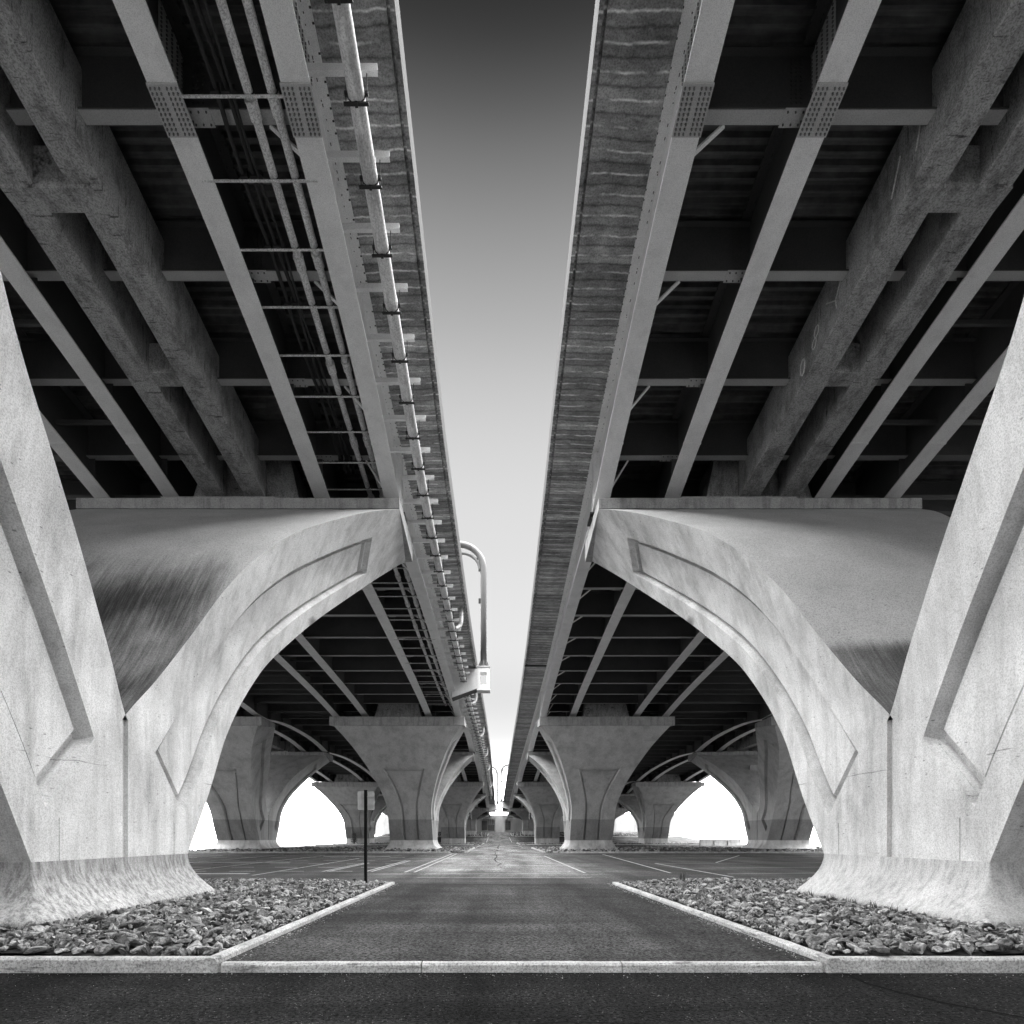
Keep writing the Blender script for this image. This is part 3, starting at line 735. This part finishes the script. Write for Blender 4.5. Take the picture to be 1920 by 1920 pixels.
# chalk marks on the inner side of the right tie beam (part of the pier)
def chalk():
    root = [o for o in bpy.data.objects if o.get('label') == TXT[(1, 0)]][0]
    xc, Yp = root.location.x, root.location.y
    mb = MB(); xs_ = -.45-.372
    def zt(y): return 18.25+(14.36-18.25)*(y+11.6)/(10.6+11.6)
    def stroke(pts, r=.022): mb.tube([(xs_, y, zt(y)+z) for y, z in pts], r, 5)
    stroke([(2.0, .5), (1.7, 1.1)]); stroke([(1.2, .55), (1.0, 1.2)])
    stroke([(4.0, .9), (4.25, .6), (4.7, 1.0)]); stroke([(4.25, .6), (4.2, .35)])
    for cy, cz, r in ((5.2, .75, .12), (5.32, .52, .11)): stroke([(cy+r*math.cos(a*.7), cz+r*1.2*math.sin(a*.7)) for a in range(10)], .016)
    stroke([(5.95+.12*math.cos(a*.7), .45+.22*math.sin(a*.7)) for a in range(10)], .03)
    mb.build('chalk_mark', M['chalk'], root)
chalk()

# ------------------------------------------------------------------ services hung from the left deck
def pz(Y): return zs(Y) - curve([(8, 1.25), (12, 1.3), (24, 1.6), (40, 1.5), (60, 1.45)])(Y)
def drain(y0, y1, label, elbows, st, bst):
    root = empty('drain_pipe', (0, 0, 0), label, 'drain pipe', 'white drain pipe runs under the left deck edge')
    ex = .86
    mb = MB(); mb.tube([(X(-1, Y, ex), Y, pz(Y)) for Y in yr(y0, y1, st)], .175, 16); mb.build('pipe', M['pipe'], root, smooth=True)
    Y = y0+.3
    while Y < y1:
        p0, p1 = Y, Y+.10; mb = MB()
        mb.tube([(X(-1, p0, ex), p0, pz(p0)), (X(-1, p1, ex), p1, pz(p1))], .186, 16); Y += 2.9
        mb.build('pipe_joint', M['pipe'], root)
    Y = 8.0 if y0 < 10 else y0+.6
    while Y < y1-.1:
        br = MB(); a, b = X(-1, Y, 1.90), X(-1, Y, .42); z = pz(Y)+.42
        br.box(a, b, Y-.006, Y+.006, z, z+.15); br.box(a, b, Y+.006, Y+.10, z, z+.012); br.box(a, b, Y+.006, Y+.10, z+.138, z+.15); br.box(a-.10*0, a+.012, Y-.12, Y+.14, z-.08, z+.22)
        bo = br.build('bracket', M['steel'], root)
        h = MB(); x = X(-1, Y, ex); yc = Y+.05
        for q in (-.215, .215): h.tube([(x+q, yc, z+.02), (x+q, yc, pz(yc)-.24)], .011, 6)
        h.box(x-.26, x+.26, yc-.03, yc+.03, pz(yc)-.215, pz(yc)-.18); h.box(x-.03, x+.03, yc-.04, yc+.04, pz(yc)-.235, pz(yc)-.18)
        for q in (-.215, .215): h.box(x+q-.03, x+q+.03, yc-.035, yc+.035, pz(yc)-.02, pz(yc)+.04)
        h.tube([(x+.19*math.cos(k*.5236), yc, pz(yc)+.19*math.sin(k*.5236)) for k in range(13)], .012, 5)
        h.build('hanger', M['darksteel'], bo)
        Y += bst
    for Y in elbows:
        el = MB(); x = X(-1, Y, ex)
        pts = [(x, Y, pz(Y))] + [(x+.1+.42*math.sin(a*R(15)), Y+.1+.25*math.sin(a*R(15)), pz(Y)+.12+.6*(1-math.cos(a*R(15)))) for a in range(7)] + [(x+.52, Y+.35, zs(Y)+.02)]
        el.tube(pts, .12, 10); el.build('inlet_elbow', M['pipe'], root, smooth=True)
drain(7, 45.2, 'white drain pipe along the left deck edge, near run above the mast bracket', [35.5], 1.2, 1.36)
drain(48.2, 140, 'white drain pipe along the left deck edge, the far run beyond the mast bracket', [52.5, 68, 83, 97, 120], 2.5, 1.8)
def conduit(e, dz, label):
    root = empty('conduit', (0, 0, 0), label, 'conduit', 'galvanised conduits under the left deck')
    f = lambda Y: (X(-1, Y, e), Y, zs(Y)-dz)
    mb = MB(); mb.tube([f(Y) for Y in yr(6, 52, 1.2)], .095, 12); mb.build('pipe', M['conduit'], root, smooth=True)
    Y = 8.75+e*.13
    while Y < 50:
        mb = MB(); mb.tube([f(Y), f(Y+.30)], .125, 12); mb.tube([f(Y-.02), f(Y+.02)], .135, 12); mb.build('coupling', M['conduit'], root, smooth=False)
        Y += 2.84
    Y = 9.08
    while Y < 52:
        p = f(Y+.05); mb = MB(); mb.tube([(p[0]+.115*math.cos(k*.5236), p[1], p[2]+.115*math.sin(k*.5236)) for k in range(13)], .014, 5); Y += 1.36
        mb.build('pipe_strap', M['darksteel'], root)
conduit(2.50, 1.62, 'galvanised conduit under the left deck, the one nearer the edge girder')
conduit(2.98, 1.62, 'galvanised conduit under the left deck, the one farther from the edge girder')
for k, (e, dz, r, lab) in enumerate(((3.42, 1.60, .05, 'black sheathed cable under the left deck, nearest the conduits'), (3.64, 1.60, .05, 'black sheathed cable under the left deck, nearest the second girder'), (3.28, 1.60, .03, 'thin black cable sagging beside the conduits under the left deck'))):
    mb = MB(); mb.tube([(X(-1, Y, e)+.03*math.sin(Y*1.7+k), Y, zs(Y)-dz-.04*abs(math.sin((Y-9.08)/1.36*math.pi))-.07*(k == 2)) for Y in yr(6, 22, .3)], r, 7)
    Y = 9.08
    while Y < 22:
        p = Y+.05; mb.box(X(-1, p, e)-r*1.6, X(-1, p, e)+r*1.6, p-.05, p+.05, zs(p)-dz-r*1.6-.01, zs(p)-dz+r*1.8); Y += 1.36
    tag(mb.build('service_cable', M['black'], smooth=False), lab, 'cable', 'black cables under the left deck')

# curved sign masts on brackets bolted to the deck edges
def mast(s, Y, H, label, both=False):
    z = zs(Y); x0, x1 = X(s, Y, 1.92), X(s, Y, -1.05); q = -s
    root = empty('curved_mast', (x1, Y, z-2.0), label, 'mast', 'curved tubular masts on the deck edges')
    loc = (x1, Y, z-2.0)
    xm = x1 - q*.95
    mb = MB()
    for yy in (Y-.42, Y+.42):
        mb.hexa([(x0, yy-.02, z-2.45), (xm, yy-.02, z-1.7), (xm, yy+.02, z-1.7), (x0, yy+.02, z-2.45), (x0, yy-.02, z-.15), (xm, yy-.02, z-.15), (xm, yy+.02, z-.15), (x0, yy+.02, z-.15)])
    mb.build('bracket', M['steel'], root, loc=loc)
    mb = MB()
    mb.hexa([(x0, Y-.5, z-2.53), (xm, Y-.5, z-1.78), (xm, Y+.5, z-1.78), (x0, Y+.5, z-2.53), (x0, Y-.5, z-2.47), (xm, Y-.5, z-1.72), (xm, Y+.5, z-1.72), (x0, Y+.5, z-2.47)])
    mb.build('bracket_flange', M['steel_shaded'], root, loc=loc)
    mb = MB(); t = .16; a, b = sorted((xm+q*.003, x1)); z0, z1 = z-1.75, z-.02
    mb.box(a, a+.22, Y-.5, Y+.5, z0, z1); mb.box(b-.22, b, Y-.5, Y+.5, z0, z1); mb.box(a+.22, b-.22, Y-.49, Y+.49, z0, z0+.35); mb.box(a+.22, b-.22, Y-.49, Y+.49, z1-.4, z1)
    mb.box(a-.04, b+.04, Y-.55, Y+.55, z1, z1+.06); mb.box(a-.05, b+.05, Y-.53, Y+.53, z0-.12, z0-.003)
    mb.build('box_head', M['steel'], root, loc=loc)
    xp = (a+b)/2; Rr = 2.0
    pts = [(xp, Y, z1+.06), (xp, Y, z1+H)] + [(xp-q*Rr*(1-math.cos(R(9*k))), Y, z1+H+Rr*math.sin(R(9*k))) for k in range(1, 11)] + [(xp-q*(Rr+9), Y, z1+H+Rr+.3)]
    mb = MB(); mb.tube(pts, .255, 16); mb.build('post', M['mast'], root, loc=loc, smooth=True)
    mb = MB(); r2 = 1.45
    pts = [(xp-q*.30, Y, z1+H-.15)] + [(xp-q*(.30+r2*(1-math.cos(R(9*k)))), Y, z1+H-.15+r2*math.sin(R(9*k))) for k in range(1, 11)] + [(xp-q*(9), Y, z1+H-.15+r2+.2)]
    mb.tube(pts, .12, 12)
    for k in (4, 10): 
        a_ = R(9*k); mb.tube([(xp-q*(.30+r2*(1-math.cos(a_))), Y, z1+H-.15+r2*math.sin(a_)), (xp-q*Rr*(1-math.cos(a_)), Y, z1+H+Rr*math.sin(a_))], .07, 8)
    mb.build('brace', M['mast'], root, loc=loc, smooth=True)
    mb = MB()
    for k in range(8):
        a_ = k*math.pi/4
        c, sn = math.cos(a_), math.sin(a_)
        mb.hexa([(xp+c*.24-sn*.02, Y+sn*.24+c*.02, z1+.062), (xp+c*.48-sn*.02, Y+sn*.48+c*.02, z1+.062), (xp+c*.48+sn*.02, Y+sn*.48-c*.02, z1+.062), (xp+c*.24+sn*.02, Y+sn*.24-c*.02, z1+.062),
                 (xp+c*.24-sn*.02, Y+sn*.24+c*.02, z1+.6), (xp+c*.27-sn*.02, Y+sn*.27+c*.02, z1+.6), (xp+c*.27+sn*.02, Y+sn*.27-c*.02, z1+.6), (xp+c*.24+sn*.02, Y+sn*.24-c*.02, z1+.6)])
    mb.build('base_gusset', M['steel_shaded'], root, loc=loc)
    mb = MB(); mb.box(xp-q*.26, xp-q*.40, Y-.1, Y+.1, z1+H*.66, z1+H*.66+.35); mb.build('cleat', M['darksteel'], root, loc=loc)
mast(-1, 46.8, 7.9, 'tall curved tubular mast on a bracket on the left deck edge, against the open sky')
mast(1, 160, 8.0, 'distant curved tubular mast bending right, on the far end of the right deck')
mast(-1, 166, 8.5, 'distant curved tubular mast on the far end of the left deck')

# ------------------------------------------------------------------ abutment at the end of the drive
def abutment():
    Y = 193.6; g = ground(Y)
    root = empty('abutment', (0, Y, g), 'pale concrete abutment with dark openings closing the far end of the drive', 'abutment')
    loc = (0, Y, g)
    mb = MB(); mb.box(-46, -5.2, Y, Y+3, g-1, 9.0); mb.box(4.6, 60, Y, Y+3, g-1, 9.0); mb.box(-5.2, 4.6, Y+.6, Y+3, g-1, 8.8); mb.build('wall', M['wall'], root, loc=loc)
    mb = MB(); mb.box(-.7, 2.6, Y-.6, Y+.597, g-1, 8.4); mb.build('pillar', M['wall'], root, loc=loc)
    mb = MB(); mb.box(-5.15, 4.55, Y-.3, Y+.5, 7.1, 8.3); mb.build('lintel', M['wall'], root, loc=loc)
    for x0, x1, z0, z1 in ((-5.0, -3.3, g+.5, g+3.6), (-3.0, -.9, g+.4, g+2.3), (2.8, 4.4, g+.6, g+3.5)):
        mb = MB(); mb.box(x0, x1, Y+.52, Y+.59, z0, z1); mb.build('window', M['glass'], root, loc=loc)
    mb = MB()
    for k in range(5): mb.box(-4.4+k*.7, -4.25+k*.7, Y-.5, Y-.35, 4.6+.3*(k % 2), 7.4)
    mb.build('standpipes', M['steel_shaded'], root, loc=loc)
abutment()
mb = MB()
g = ground(148)
for s, lab in ((-1, 'row of thin pale marker posts along the far left kerb'), (1, 'row of thin pale marker posts along the far right kerb')):
    for k in range(7):
        mb = MB(); x = xmid(150)+s*(3.6+.95*k); yy = 150.9+.4*(k % 3); gz = ground(yy)
        mb.tube([(x, yy, gz), (x, yy, gz+.9+.25*(k % 2)), (x, yy, gz+1.0+.25*(k % 2))], [.06, .06, .03], 8)
        mb.box(x-.09, x+.09, yy-.09, yy+.09, gz, gz+.12)
        tag(mb.build('marker_post', M['pipe'], loc=(x, yy, gz)), 'thin pale marker post on the far %s rock bed' % ('left' if s < 0 else 'right'), 'post', 'marker posts at the far %s rock bed' % ('left' if s < 0 else 'right'))
mb = MB(); secs = [[(33+k*2.2, 95, 0), (33+k*2.2, 95.2, .5), (33+k*2.2, 95.35, 1.15), (33+k*2.2, 95.6, 1.15), (33+k*2.2, 95.75, .5), (33+k*2.2, 95.95, 0)] for k in range(4)]
mb.loft(secs)
for k in (1, 2): mb.box(33+k*2.2-.03, 33+k*2.2+.03, 94.93, 95.97, .0, .9)
tag(mb.build('concrete_barrier', M['cap'], loc=(36.3, 95.5, 0)), 'low pale concrete barrier in front of the water on the right', 'barrier')

# ------------------------------------------------------------------ road sign seen from behind
SX, SY = -4.03, 18.0
root = empty('road_sign', (SX, SY, .15), 'road sign seen from behind on a dark post at the left rock bed', 'road sign')
mb = MB(); mb.box(SX-.042, SX+.042, SY-.042, SY+.042, .0, 3.0); mb.box(SX-.046, SX+.046, SY-.046, SY+.046, 3.0, 3.02)
for k in range(18): mb.bolts((SX, SY-.042, .4+k*.14), (0, 0, .0001), (0.0001, 0, 0), (0, -1, 0), 1, 1, .012, .003)
mb.build('post', M['post'], root, loc=(SX, SY, .15))
mb = MB(); n = 6; rr = .04; pts = []
for cx, cz, a0 in ((.26, 2.98-.04, 0), (-.26, 2.98-.04, 90), (-.26, 2.41+.04, 180), (.26, 2.41+.04, 270)):
    for k in range(4): pts.append((SX+cx-math.copysign(rr, cx)+rr*math.cos(R(a0+k*30)), cz+rr*math.sin(R(a0+k*30))))
mb.loft([[(x, SY+.045, z) for x, z in pts], [(x, SY+.051, z) for x, z in pts]])
mb.box(SX-.24, SX+.24, SY+.02, SY+.045, 2.55, 2.59); mb.box(SX-.24, SX+.24, SY+.02, SY+.045, 2.80, 2.84)
mb.build('sign_plate', M['sign'], root, loc=(SX, SY, .15))

# ------------------------------------------------------------------ riprap
def hull(seed, elong):
    rnd = random.Random(seed); bm = bmesh.new()
    for k in range(15):
        v = Vector((rnd.gauss(0, 1), rnd.gauss(0, 1), rnd.gauss(0, 1))).normalized()*rnd.uniform(.8, 1.05)
        bm.verts.new((v.x*elong[0], v.y*elong[1], v.z*elong[2]))
    r = bmesh.ops.convex_hull(bm, input=bm.verts)
    bmesh.ops.delete(bm, geom=list({g for g in r['geom_interior'] + r['geom_unused'] if isinstance(g, bmesh.types.BMVert)}), context='VERTS')
    bmesh.ops.bevel(bm, geom=list(bm.edges), offset=.02, segments=1, affect='EDGES', clamp_overlap=True)
    bmesh.ops.triangulate(bm, faces=bm.faces); bmesh.ops.subdivide_edges(bm, edges=bm.edges, cuts=1, use_grid_fill=True)
    for v in bm.verts:
        n_ = noise.noise(v.co*2.6+Vector((seed*3.1, 0, 0)))*.06 + noise.noise(v.co*6+Vector((0, seed*1.7, 0)))*.05
        v.co += v.co.normalized()*n_
    bmesh.ops.recalc_face_normals(bm, faces=bm.faces)
    me = bpy.data.meshes.new('rock'); bm.to_mesh(me); bm.free(); me.materials.append(M['rock'])
    return me
ROCKS = [hull(i, e) for i, e in enumerate(((1, .75, .6), (1.15, .7, .5), (.9, .9, .65), (1.2, .8, .45), (1, .65, .7), (1.05, .85, .55), (1.3, .6, .5), (.95, .8, .75), (1.1, .9, .42), (1, .7, .62)))]
from mathutils import Matrix, Euler
def pebble(seed):
    rnd = random.Random(seed); bm = bmesh.new()
    for k in range(9):
        v = Vector((rnd.gauss(0, 1), rnd.gauss(0, 1), rnd.gauss(0, 1))).normalized(); bm.verts.new((v.x, v.y*.8, v.z*.6))
    r = bmesh.ops.convex_hull(bm, input=bm.verts)
    bmesh.ops.recalc_face_normals(bm, faces=bm.faces)
    me = bpy.data.meshes.new('pebble'); bm.to_mesh(me); bm.free(); return me
PEB = [pebble(100+i) for i in range(8)]
def scatter(s, rnd):
    items = []
    xk0, xk1 = (KL, -3.2) if s < 0 else (KR, 3.6)
    px = X(s, 11.6, 7.5)
    y = KY+.22
    cells = []
    for k in range(7000):
        Y = KY+.20 + (KE-KY-.38)*rnd.random(); lim = abs(xk0+(xk1-xk0)*(Y-KY)/(KE-KY))+.22
        x = lim + 7.5*rnd.random()**1.15
        if abs(x-abs(px)) < 2.45 and abs(Y-11.6) < 2.6: continue
        u = 932+s*x*F/Y
        if u < -60 or u > 1980: continue
        size = rnd.uniform(.05, .11) if rnd.random() < .72 else rnd.uniform(.10, .19)
        if Y > 13: size *= .9
        if x-lim < size*.6: continue
        ok = True
        for q in cells:
            if abs(q[0]-x) < .5 and abs(q[1]-Y) < .5 and (q[0]-x)**2+(q[1]-Y)**2 < ((q[2]+size)*.54)**2: ok = False; break
        if not ok: continue
        cells.append((x, Y, size))
    for x, Y, size in cells:
        base = .14 + .09*min(1, (x-3.4)/2.0) + .05*noise.noise(Vector((x, Y, 0)))
        items.append((size/Y*(1.0), Matrix.Translation((s*x, Y, base+size*.18)) @ Euler((rnd.uniform(-.5, .5), rnd.uniform(-.5, .5), rnd.uniform(0, 6.28))).to_matrix().to_4x4() @ Matrix.Diagonal((size, size*rnd.uniform(.85, 1.1), size*rnd.uniform(.65, 1.0), 1)), rnd.randrange(len(ROCKS))))
    items.sort(key=lambda t: -t[0]); return items
def join_rocks(items, name, label):
    mb = MB()
    for _, mt, ri in items:
        me = ROCKS[ri] if ri < 100 else PEB[ri-100]; b = len(mb.v)
        mb.v += [tuple(mt @ v.co) for v in me.vertices]
        for p in me.polygons: mb.face([b+i for i in p.vertices])
    o = mb.build(name, M['rock'], recalc=False); tag(o, label, 'rocks', kind='stuff'); return o
rnd = random.Random(11)
for s in (-1, 1):
    side = 'left' if s < 0 else 'right'
    it = scatter(s, rnd)
    for _, mt, ri in it[:148]:
        o = bpy.data.objects.new('rock', ROCKS[ri]); C.objects.link(o); o.matrix_world = mt
        tag(o, 'grey angular loose rock in the %s rock bed between kerb and nearest pier' % side, 'rock', 'loose rocks of the %s rock bed' % side)
    fill = []
    for k in range(5200):
        Y = KY+.2+(KE-KY-.4)*rnd.random(); x = abs((KL if s < 0 else KR)+((-3.2 if s < 0 else 3.6)-(KL if s < 0 else KR))*(Y-KY)/(KE-KY))+.2+7*rnd.random()**1.2
        z_ = .13+.10*min(1, (x-3.4)/2.0); sz = rnd.uniform(.025, .075)
        fill.append((0, Matrix.Translation((s*x, Y, z_+rnd.uniform(0, .05))) @ Euler((rnd.random()*3, rnd.random()*3, rnd.random()*6)).to_matrix().to_4x4() @ Matrix.Diagonal((sz, sz, sz, 1)), 100+rnd.randrange(8)))
    join_rocks(it[148:]+fill, 'rock_fill', 'smaller grey broken stones filling the %s rock bed' % side)
    # bed under the stones, slightly mounded
    mb = MB(); secs = []
    for k in range(13):
        Y = KY+.17+(KE-KY-.34)*k/12; xk = (KL+(-3.2-KL)*k/12) if s < 0 else (KR+(3.6-KR)*k/12)
        secs.append([(xk+s*.17, Y, .10), (xk+s*1.0, Y, .14), (xk+s*2.4, Y, .20), (s*22, Y, .20)])
    mb.loft(secs, closed=False); tag(mb.build('gravel_bed', M['soil']), 'dark fines under the stones of the %s rock bed' % side, 'gravel', kind='stuff')
for i, (s, kx, a, b) in enumerate(ISL):
    rr = random.Random(30+i); its = []
    xo = 30 if s < 0 else 44
    for k in range(900 if i < 2 else 450):
        x = abs(kx)+.3+(xo-abs(kx)-.6)*rr.random()**1.3; Y = a+.4+(b-a-.8)*rr.random()**1.4; size = rr.uniform(.12, .30)
        its.append((0, Matrix.Translation((s*x, Y, ground(Y)+.12)) @ Euler((rr.random(), rr.random(), rr.random()*6)).to_matrix().to_4x4() @ Matrix.Diagonal((size, size, size, 1)), rr.randrange(10)))
    join_rocks(its, 'rock_fill', 'grey broken stones filling the %s rock bed on the %s' % (LABI[i//2], 'left' if s < 0 else 'right'))
    mb = MB(); mb.loft([[(kx+s*(.2+1.4*(Y < a+.5 or Y > b-.5)), Y, ground(Y)+.10), (s*xo, Y, ground(Y)+.10)] for Y in yr(a+.2, b-.2, 2)], closed=False)
    tag(mb.build('gravel_bed', M['soil']), 'dark fines under the stones of the %s rock bed on the %s' % (LABI[i//2], 'left' if s < 0 else 'right'), 'gravel', kind='stuff')

# ------------------------------------------------------------------ weeds
def weed(x, y, z, n, h, label, group=None, spread=.16, seed=0):
    rr = random.Random(seed); mb = MB()
    for k in range(n):
        a = rr.uniform(0, 6.28); hh = h*rr.uniform(.5, 1); bx, by = rr.uniform(-spread, spread), rr.uniform(-spread, spread)*.6; ln = rr.uniform(.05, .4)*hh
        ww = .006+.006*rr.random(); ca, sa = math.cos(a), math.sin(a)
        p = [(x+bx+ca*ln*t*t, y+by+sa*ln*t*t, z+hh*t) for t in (0, .4, .75, 1)]
        for j in range(3):
            w0, w1 = ww*(1-j/3.2), ww*(1-(j+1)/3.2)
            mb.quad((p[j][0]-sa*w0, p[j][1]+ca*w0, p[j][2]), (p[j][0]+sa*w0, p[j][1]-ca*w0, p[j][2]), (p[j+1][0]+sa*w1, p[j+1][1]-ca*w1, p[j+1][2]), (p[j+1][0]-sa*w1, p[j+1][1]+ca*w1, p[j+1][2]))
    tag(mb.build('weed', M['weed'], recalc=False, loc=(x, y, z)), label, 'weed', group)
px = X(1, 11.6, 7.5)+.42
for k, (dx, y) in enumerate(((-2.95, 13.2), (-2.98, 12.3), (-2.96, 11.6), (-3.0, 10.9), (-2.94, 10.4))):
    weed(px+dx, y, .2, 22, .24, 'thin grass weed growing at the foot of the nearest right pier', 'grass weeds at the foot of the nearest right pier', .09, k)
weed(5.6, 17.6, .2, 40, .45, 'scraggly grass weed at the far end of the right rock bed', None, .12, 20)
bx, by = X(-1, 112.6, OUTC[-1])-.4, 109.2
rr = random.Random(3); mb = MB()
for k in range(420):
    a = rr.uniform(0, 6.28); zz = rr.random(); r_ = .75*(1-.5*zz)*rr.random(); p = Vector((bx+r_*math.cos(a), by+r_*math.sin(a), .2+2.0*zz)); d = Vector((rr.gauss(0, 1), rr.gauss(0, 1), rr.gauss(0, 1))).normalized()*.11; e_ = d.orthogonal().normalized()*.05
    mb.quad(p-d, p+e_, p+d, p-e_)
for k in range(7):
    a = k*.9; mb.tube([(bx, by, .05), (bx+.25*math.cos(a), by+.25*math.sin(a), 1.0), (bx+.5*math.cos(a), by+.5*math.sin(a), 2.1)], [.03, .02, .008], 5)
tag(mb.build('shrub', M['weed'], recalc=False, loc=(bx, by, .1)), 'small dark scraggly shrub at the foot of the third outer left pier', 'shrub')
